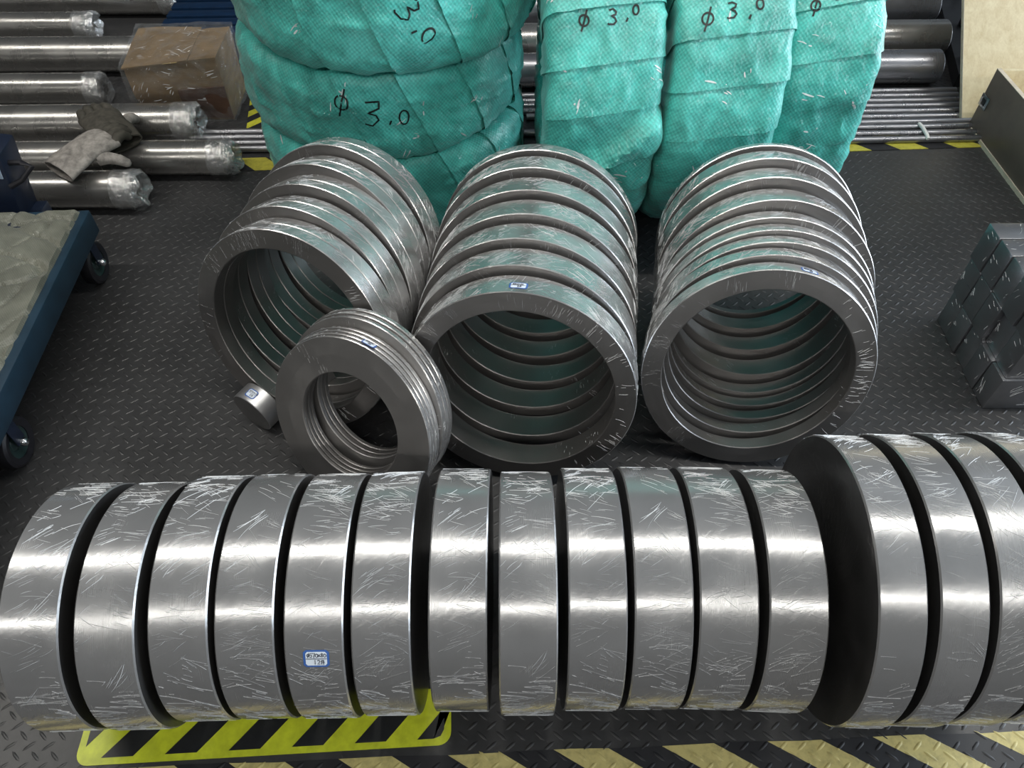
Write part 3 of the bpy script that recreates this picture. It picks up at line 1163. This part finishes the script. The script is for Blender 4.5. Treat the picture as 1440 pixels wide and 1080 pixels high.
def steel_bar(name, xe, y, R, L, label, group, mat='bar', yaw=1.0, z=None, film_len=.03, cat='steel bar'):
    e = empty(name, (xe, y, R if z is None else z))
    # local Z -> world +X (end face at the empty's origin)
    e.rotation_euler = (Matrix.Rotation(R_(yaw), 3, 'Z') @ AX.to_3x3()).to_euler()
    tag(e, label, cat, group)
    new_obj('shaft', bar_mesh(R, L), M[mat], e)
    if film_len:
        sd_ = random.random() * 50

        def jit(a, i):
            w = min(1, i / 3)
            return (.006 * w * noise.noise(Vector((a * 2.2, i * .9, sd_))) + .002, .5 * film_len * w * noise.noise(Vector((math.cos(a) * 2, math.sin(a) * 2, sd_ + i * .3))))
        prof = [(R + .001, -.05), (R + .001, -.02), (R + .003, 0), (R + .001, film_len * .5), (R * .82, film_len), (R * .6, film_len * .75), (R * .3, .008)]
        me = lathe('film_end', prof, 48, closed=False, smooth=60, jitter=jit)
        new_obj('film_end', me, M['film_end'], e)
    return e


GB = 'film-wrapped round bars at the left'
steel_bar('steel_bar', -1.119, 1.865, .055, 1.6, 'film-wrapped steel bar nearest the cart, under the glove cuff', GB, yaw=.6)
steel_bar('steel_bar', -.885, 2.035, .053, 2.0, 'long film-wrapped steel bar reaching to the yellow tape, below the gloves', GB, yaw=.8)
steel_bar('steel_bar', -1.045, 2.225, .060, 1.9, 'film-wrapped steel bar ending in front of the carton', GB, yaw=1.2)
steel_bar('steel_bar', -1.42, 2.455, .052, 1.4, 'short film-wrapped steel bar with a dark open end left of the carton', GB, yaw=.8, film_len=.012)
steel_bar('steel_bar', -1.315, 2.685, .061, 1.6, 'film-wrapped steel bar whose end meets the rear corner of the carton', GB, yaw=.8)
steel_bar('steel_bar', -1.64, 2.935, .050, 1.3, 'film-wrapped steel bar ending before the dark gap at upper left', GB, yaw=.6)
steel_bar('steel_bar', -1.375, 3.16, .062, 1.7, 'steel bar with a ragged film end at the top left edge of the photo', GB, yaw=.6)
steel_bar('steel_bar', -1.13, 3.36, .058, 2.2, 'dark steel bar with a film-capped end at the top edge, left of the teal stack', GB, yaw=.6, film_len=.05)

# ------------------------------------------------------------------ pipes and thin bars behind the coils
GP = 'thick steel bars behind the teal coils'
steel_bar('steel_bar', 1.525, 2.60, .058, 2.15, 'thick steel bar behind the upright coils, next to the thin bars', GP, 'plain_bar', yaw=1.2, film_len=0)
steel_bar('steel_bar', 1.625, 2.81, .063, 2.25, 'thick wrapped steel bar behind the upright coils, second from the thin bars', GP, 'bar', yaw=1.2, film_len=0)
steel_bar('steel_bar', 1.68, 3.07, .066, 2.3, 'thick steel bar behind the upright coils, third from the thin bars', GP, 'plain_bar', yaw=1.2, film_len=0)
steel_bar('steel_bar', 1.76, 3.33, .066, 2.4, 'thick steel bar at the top edge of the photo behind the coils', GP, 'plain_bar', yaw=1.2, film_len=0)
tbm = bar_mesh(.0115, 1.56, .001, 20)
tbs = bar_mesh(.0115, .42, .001, 20)
for i in range(10):
    y = 2.185 + .0335 * i
    o = new_obj('thin_bar', tbm, M['plain_bar'])
    o.matrix_world = Matrix.Translation((1.62 + random.uniform(-.05, .05) + (.12 if i < 2 else 0), y + .03, .0118)) @ Matrix.Rotation(R_(1.5 + random.uniform(-.1, .1)), 4, 'Z') @ AX
    tag(o, 'thin bare steel bar behind the upright coils, ' + ['closest to the hazard tape', 'second from the hazard tape', 'third from the hazard tape', 'fourth from the hazard tape', 'fifth from the hazard tape', 'sixth from the hazard tape',
        'seventh from the hazard tape', 'eighth from the hazard tape', 'ninth from the hazard tape', 'closest to the thick bars'][i], 'steel bar', 'thin steel bars on the floor')
for i in range(4):
    o = new_obj('thin_bar', tbs, M['plain_bar'])
    o.matrix_world = Matrix.Translation((-.742 + (0, 0, .006, .014)[i], 2.150 + .0335 * i, .0118)) @ Matrix.Rotation(R_(1.5), 4, 'Z') @ AX
    tag(o, 'thin steel bar beside the yellow tape, left of the lying coils, %s' % ['closest to the viewer', 'second row', 'third row', 'rearmost row'][i], 'steel bar', 'short thin bars left of the lying coils')
wt = MB().tube([(1.365, 2.19, .02), (1.365, 2.205, .025), (1.366, 2.25, .026), (1.366, 2.28, .022)], .006, 8)
tag(wt.build('binding_tie', M['white_tape']), 'white binding tie across the front thin bars at right', 'tie')

# added low black shape in place of the shade under the leaning sheet
e = empty('shade_filler', (1.60, 2.56, 0), R_(0))
tag(e, 'added low black shape standing in for shade left of the plywood sheet', 'shade filler')
shade_base = MB().prism([(-.005, 0), (.30, 0), (.62, .80), (.20, .80)], 0, .05)
shade_base.build('base', M['clip_and_shade'], e)
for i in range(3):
    MB().box(.055 + .085 * i, .085 + .085 * i, .10 + .26 * i, .13 + .26 * i, .05, .10, c=.002).build('shade_stub', M['clip_and_shade'], e)

# blue plastic pallet behind the carton
e = empty('plastic_pallet', (-1.02, 2.88, 0), R_(2))
tag(e, 'blue plastic pallet half hidden behind the carton', 'pallet')
for i in range(5):
    MB().box(-.28, .28, -.15 + i * .07, -.10 + i * .07, .10, .12, c=.002).build('deck_board', M['pallet'], e)
for i in range(3):
    MB().box(-.28 + i * .24, -.20 + i * .24, -.15, .18, 0, .10, c=.003).build('runner', M['pallet'], e)


# ------------------------------------------------------------------ carton under film
def crumple_box(x0, x1, y0, y1, z0, z1, N, seed, amp, warp=None):
    b = bmesh.new()
    bmesh.ops.create_cube(b, size=1)
    bmesh.ops.subdivide_edges(b, edges=list(b.edges), cuts=N, use_grid_fill=True)
    vs = []
    b.verts.ensure_lookup_table()
    for v in b.verts:
        p = Vector((x0 + (v.co.x + .5) * (x1 - x0), y0 + (v.co.y + .5) * (y1 - y0), z0 + (v.co.z + .5) * (z1 - z0)))
        q = v.co.normalized() if v.co.length else Vector()
        if warp: p = warp(p)
        p += q * amp * (noise.noise(p * 9 + Vector((seed, 0, 0))) + .5 * noise.noise(p * 24 + Vector((0, seed, 0))))
        p.z = max(p.z, .001)
        vs.append(tuple(p))
    fs = [tuple(w.index for w in f.verts) for f in b.faces]
    b.free()
    mb = MB()
    mb.v, mb.f = vs, fs
    return mb


def cwarp(p):
    q = p.copy()
    u = (p.x + .15) / .30           # 0 left .. 1 right
    f = max(0, min(1, (.5 - p.y / .21)))   # 1 at the front
    q.z = p.z * (1 - .12 * (1 - u) * f)
    if p.z > .05: q.y -= .012 * f * (1 - u)
    if p.z < .11: q.y += .03 * f * (1 - u) * (1 - p.z / .11)
    return q


e = empty('carton', (-1.105, 2.44, 0), R_(2))
tag(e, 'crushed brown cardboard carton wrapped in clear film', 'carton')
crumple_box(-.15, .15, -.105, .105, 0, .22, 9, 3, .006, cwarp).build('body', M['card'], e, 40)
crumple_box(-.152, .06, -.112, .104, .206, .212, 7, 5, .003, lambda p: cwarp(p) + Vector((0, 0, .012))).build('top_flap', M['card'], e, 40)
crumple_box(.0, .152, -.113, -.107, .012, .125, 6, 9, .003, cwarp).build('lower_flap', M['card_in'], e, 40)
crumple_box(-.02, .028, -.115, .106, .222, .2235, 6, 9, .0015, cwarp).build('packing_tape', M['tape_clear'], e, 40)
cf = crumple_box(-.160, .160, -.116, .114, .002, .232, 16, 12, .011, cwarp)
tree = BVHTree.FromPolygons([Vector(v) for v in cf.v], cf.f)
cfo = cf.build('plastic_film', M['film'], e, 60)


def cf_top(a, b, off):
    h_ = tree.ray_cast(Vector((a, b, .6)), Vector((0, 0, -1)))[0]
    return (h_ or Vector((a, b, .232))) + Vector((0, 0, off))


def cf_front(a, b, off):
    h_ = tree.ray_cast(Vector((a, -.6, b)), Vector((0, 1, 0)))[0]
    return (h_ or Vector((a, -.116, b))) - Vector((0, off, 0))


mb = MB()  # white ribbons on the carton film, painting its glints
rng = random.Random(801)
add_creases(mb, crease_lines(rng, 40, -.14, .145, -.10, .10, (10, -15, 60), L=(.01, .05), w=(.0006, .0026), wh=(1, 5)), cf_top)
add_creases(mb, crease_lines(rng, 46, -.14, .145, .02, .20, (10, -20, 50), L=(.01, .05), w=(.0006, .0024), wh=(1, 5)), cf_front)
put_crease_glints(e, mb.me('film_crease_glints', None))

# ------------------------------------------------------------------ gloves on the bars
def oval(c, ax, up, w, h, n=20, pinch=0.0):
    ax, up = Vector(ax).normalized(), Vector(up).normalized()
    sd_ = ax.cross(up).normalized()
    up = sd_.cross(ax).normalized()
    return [Vector(c) + sd_ * (w * math.cos(2 * PI * i / n)) + up * (h * math.sin(2 * PI * i / n)) for i in range(n)]


def glove(name, base, d, label, dark=False, fingers=True):
    e = empty(name, base)
    tag(e, label, 'glove', 'pair of work gloves')
    d = Vector(d).normalized()
    up = Vector((0, 0, 1))
    mb = MB()
    P = [(0, .066, .022), (.03, .066, .022), (.06, .065, .020), (.09, .060, .022), (.12, .060, .024), (.15, .062, .024), (.175, .060, .020)]
    outer = []
    for (t, w, h) in P:
        c = d * t + Vector((0, 0, .018 * math.sin(t * 14)))
        L = oval(c, d, up, w, h)
        L = [p + up * .004 * noise.noise(p * 40 + Vector((3, 1, 0))) for p in L]
        outer.append(L)
    inner = [oval(d * t + Vector((0, 0, .018 * math.sin(t * 14))), d, up, w - .004, h - .004) for (t, w, h) in reversed(P[:4])]
    mb.loft(inner + outer[0:1] + outer[1:], cap0=True, cap1=True)
    mb.build('cuff_and_palm', M['glove_dark'] if dark else M['glove'], e, 60)
    sd_ = d.cross(up).normalized()
    for k, (o_, L, bend, an) in enumerate(((-.042, .060, .020, -8), (-.015, .075, .024, -2), (.014, .070, .028, 4), (.042, .055, .022, 12))):
        f = MB()
        dd = Matrix.Rotation(R_(an), 3, 'Z') @ d
        b0 = d * .165 + sd_ * o_ + Vector((0, 0, .012))
        pts = [b0, b0 + dd * L * .4 + up * bend * .35, b0 + dd * L * .75 + up * bend * .2, b0 + dd * L - up * bend * .5, b0 + dd * (L + .008) - up * bend * .8]
        f.tube(pts, [.015, .0155, .0145, .012, .006], 12)
        f.build('finger', M['glove_dark'], e, 60)
    f = MB()
    b0 = d * .10 + sd_ * .050
    dd = Matrix.Rotation(R_(-42), 3, 'Z') @ d
    f.tube([b0, b0 + dd * .03, b0 + dd * .055 - up * .012, b0 + dd * .072 - up * .026, b0 + dd * .078 - up * .032], [.018, .017, .016, .013, .006], 12)
    f.build('thumb', M['glove'], e, 60)
    return e


g2 = glove('work_glove', (-1.17, 1.985, .128), (-.62, .75, .02), 'dirty dark work glove with brown finger tips, lying on the bars behind the grey one', True)
g1 = glove('work_glove', (-1.295, 1.835, .136), (.56, .80, .05), 'grey cotton work glove with its open cuff towards the cart', False)

# ------------------------------------------------------------------ platform cart at the left
cart = empty('platform_cart', (-1.398, 1.20, 0), R_(3.6))
tag(cart, 'blue platform cart with a grey woven cover and black casters', 'cart')
CW = .33
CY0, CY1 = -.70, .365
for x0 in (CW - .03, -CW):
    MB().box(x0, x0 + .03, CY0, CY1, .125, .192, c=.004).build('side_rail', M['blue'], cart)
MB().box(-CW + .03, CW - .03, CY1 - .03, CY1, .13, .192, c=.003).build('end_rail', M['blue'], cart)
MB().box(-CW + .03, CW - .03, CY0, CY0 + .03, .13, .192, c=.003).build('end_rail', M['blue'], cart)
# wrinkled cover
NX, NY = 110, 170
vs, fs = [], []
for j in range(NY + 1):
    for i in range(NX + 1):
        x = -CW + .018 + (2 * CW - .036) * i / NX
        y = CY0 + (CY1 - CY0 - .006) * j / NY
        q = Vector((x * 5, y * 5, 2.0))
        rdg = abs(noise.noise(Vector((x * 6 + y * 2, y * 8, 4.0))))
        rd2 = abs(noise.noise(Vector((x * 9 - y * 7, y * 4 + x * 3, 9.0))))
        z = .203 + .003 * noise.noise(q) + .002 * noise.noise(q * 4) - .011 * max(0, 1 - rdg * 16) - .009 * max(0, 1 - rd2 * 22)
        ed = min(i, NX - i, j, NY - j)
        if ed == 0: z = .186
        vs.append((x, y, z))
for j in range(NY):
    for i in range(NX):
        a = j * (NX + 1) + i
        fs.append((a, a + 1, a + NX + 2, a + NX + 1))
uvs = [[(vs[q][0], vs[q][1]) for q in f] for f in fs]
new_obj('woven_cover', mesh('woven_cover', vs, fs, uvs, 60), M['cover'], cart)
MB().box(-CW + .03, CW - .03, CY0 + .03, CY1 - .03, .17, .188).build('deck', M['navy'], cart)


def caster(x, y):
    w = MB()
    wheel = lathe('wheel', [(.036, -.014), (.050, -.017), (.056, -.013), (.058, 0), (.056, .013), (.050, .017), (.036, .014)], 48, closed=True, smooth=40)
    o = new_obj('caster_wheel', wheel, M['rubber'], cart)
    o.matrix_local = Matrix.Translation((x, y, .058)) @ Matrix.Rotation(R_(90), 4, 'Y')
    hub = lathe('hub', [(.0005, .012), (.012, .012), (.02, .006), (.034, .010), (.037, .012), (.037, -.012), (.034, -.010), (.02, -.006), (.012, -.012), (.0005, -.012)], 40, closed=False)
    h = new_obj('hub', hub, M['hub'], o)
    cap = lathe('axle_cap', [(.0005, .034), (.006, .033), (.0095, .028), (.0105, .020), (.0105, .010), (.0005, .010)], 24, closed=False, smooth=50)
    new_obj('axle_cap', cap, M['zinc'], o)
    f = MB().box(x - .022, x - .019, y - .02, y + .02, .05, .125, c=.001).box(x + .019, x + .022, y - .016, y + .016, .062, .125, c=.001).box(x - .03, x + .024, y - .03, y + .03, .118, .126, c=.001)
    f.build('caster_fork', M['navy'], cart)


caster(CW - .032, -.275)
caster(CW - .032, .315)
caster(-CW + .03, -.255)
caster(-CW + .03, .30)
# handle base at the far end
cm = Matrix.Translation((.08, CY1 + .09, 0)) @ Matrix.Rotation(R_(10), 4, 'Y')
MB().box(-.16, .02, -.05, .05, .06, .34, cm, c=.008).build('handle_base', M['navy'], cart)
MB().box(-.13, .01, -.052, -.040, .27, .40, cm, c=.003).build('notice_plate', simple('pale_blue_plate', (.40, .50, .62), .35, 0, .15, 30), cart)
MB().tube([cm @ Vector((.015, -.02, .30)), cm @ Vector((.05, -.02, .305)), cm @ Vector((.075, -.025, .30)), cm @ Vector((.05, -.045, .27)), cm @ Vector((.02, -.05, .25))], .007, 10).build('release_lever', M['rubber'], cart)
MB().box(.04, .155, CY1 + .05, CY1 + .13, .05, .135, c=.004).build('pump_housing', M['navy'], cart)

# ------------------------------------------------------------------ plywood sheet and crate at the right
e = empty('plywood_sheet', (1.526, 2.318, .0), 0)
tag(e, 'pale plywood sheet leaning back behind the crate', 'plywood sheet')
bm4 = Matrix.Rotation(R_(42), 4, 'X')
MB().box(0, .9, 0, 1.2, 0, .014, bm4, c=.001).build('panel', M['ply'], e)
MB().box(-.0015, -.0002, 0, 1.2, .0, .014, bm4).build('edge_band', M['ply_edge'], e)
e.location.z = .002

e = empty('plywood_crate', (1.555, 1.45, 0), R_(.8))
tag(e, 'open brown plywood crate at the right edge with pale inside', 'crate')
LY, LX, LH = .845, .5, .205
MB().box(0, .012, 0, LY, .0, LH, c=.0008).build('side_panel', M['ply_dark'], e)
MB().box(.0122, .0145, .012, LY - .012, .012, LH - .001).build('inner_lining', M['ply'], e)
MB().box(LX - .012, LX, 0, LY, 0, LH, c=.0008).build('side_panel', M['ply'], e)
MB().box(.0125, LX - .0125, LY - .012, LY, 0, LH, c=.0008).build('end_panel', M['ply'], e)
MB().box(.0125, LX - .0125, 0, .012, 0, LH, c=.0008).build('end_panel', M['ply_dark'], e)
MB().box(.0148, LX - .0125, .0125, LY - .0125, .002, .012).build('bottom_panel', M['ply'], e)
MB().box(-.004, -.0003, 0, LY, .0, .014).build('bottom_edge', M['ply_edge'], e)
MB().box(-.0008, .0128, .0, LY, LH + .0002, LH + .002).build('top_edge', M['ply_edge'], e)
cp = MB().box(-.0035, -.0004, LY - .045, LY + .003, .085, .125, c=.001).build('corner_clip', M['zinc'], e)
MB().box(-.0055, -.0036, LY - .032, LY - .012, .095, .115, c=.0008).build('clip_boss', M['clip_and_shade'], cp)

# ------------------------------------------------------------------ wrapped steel blocks at the right
bl_me = {}
bl_cr = {}


def block(x, y, z, wx, wy, wz, lab):
    key = (wx, wy, wz)
    if key not in bl_me:
        bl_me[key] = MB().box(-wx / 2, wx / 2, -wy / 2, wy / 2, 0, wz, c=.0022).me('steel_block')
    o = new_obj('steel_block', bl_me[key], M['block'])
    o.location = (x, y, z)
    o.rotation_euler = (0, 0, R_(random.uniform(-.6, .6)))
    tag(o, lab, 'steel block', 'stack of wrapped steel blocks')
    if key not in bl_cr: bl_cr[key] = []
    if len(bl_cr[key]) < 6:
        rng = random.Random(700 + len(bl_cr[key]))
        mb = MB()  # white fold ribbons that paint film glints on the block
        add_creases(mb, crease_lines(rng, 4, -wy / 2 + .002, wy / 2 - .002, .003, wz - .003, (20, 70, 110), L=(.006, .03), w=(.0003, .0008), wh=(1, 4)), lambda a, b, off: Vector((-wx / 2 - off, a, b)))
        add_creases(mb, crease_lines(rng, 14, -wx / 2 + .002, wx / 2 - .002, -wy / 2 + .002, wy / 2 - .002, (20, 50, 160), L=(.008, .04), w=(.0004, .0012)), lambda a, b, off: Vector((a, b, wz + off)))
        add_creases(mb, crease_lines(rng, 20, -wx / 2 + .002, wx / 2 - .002, .003, wz - .003, (20, 60, 120), L=(.008, .03), w=(.0004, .0012)), lambda a, b, off: Vector((a, -wy / 2 - off, b)))
        bl_cr[key].append(mb.me('film_crease_glints', None))
    put_crease_glints(o, random.choice(bl_cr[key]))


TN = ['bottom', 'middle', 'top']
for t in range(3):
    for j in range(5):
        if t == 2 and j == 0: pass
        y = 1.082 + .0295 + j * .0592 + (.012 if t == 2 else 0) + (.006 if t == 1 else 0)
        where = ['nearest the viewer', 'second from the near end', 'third from the near end', 'fourth from the near end', 'farthest from the viewer'][j]
        block(1.103 + .085 + random.uniform(-.003, .003) + (.008 if t == 1 and j < 2 else 0), y, .001 + t * .1005, .17, .0575, .0995, 'dark film-wrapped steel block in the %s tier at right, %s' % (TN[t], where))
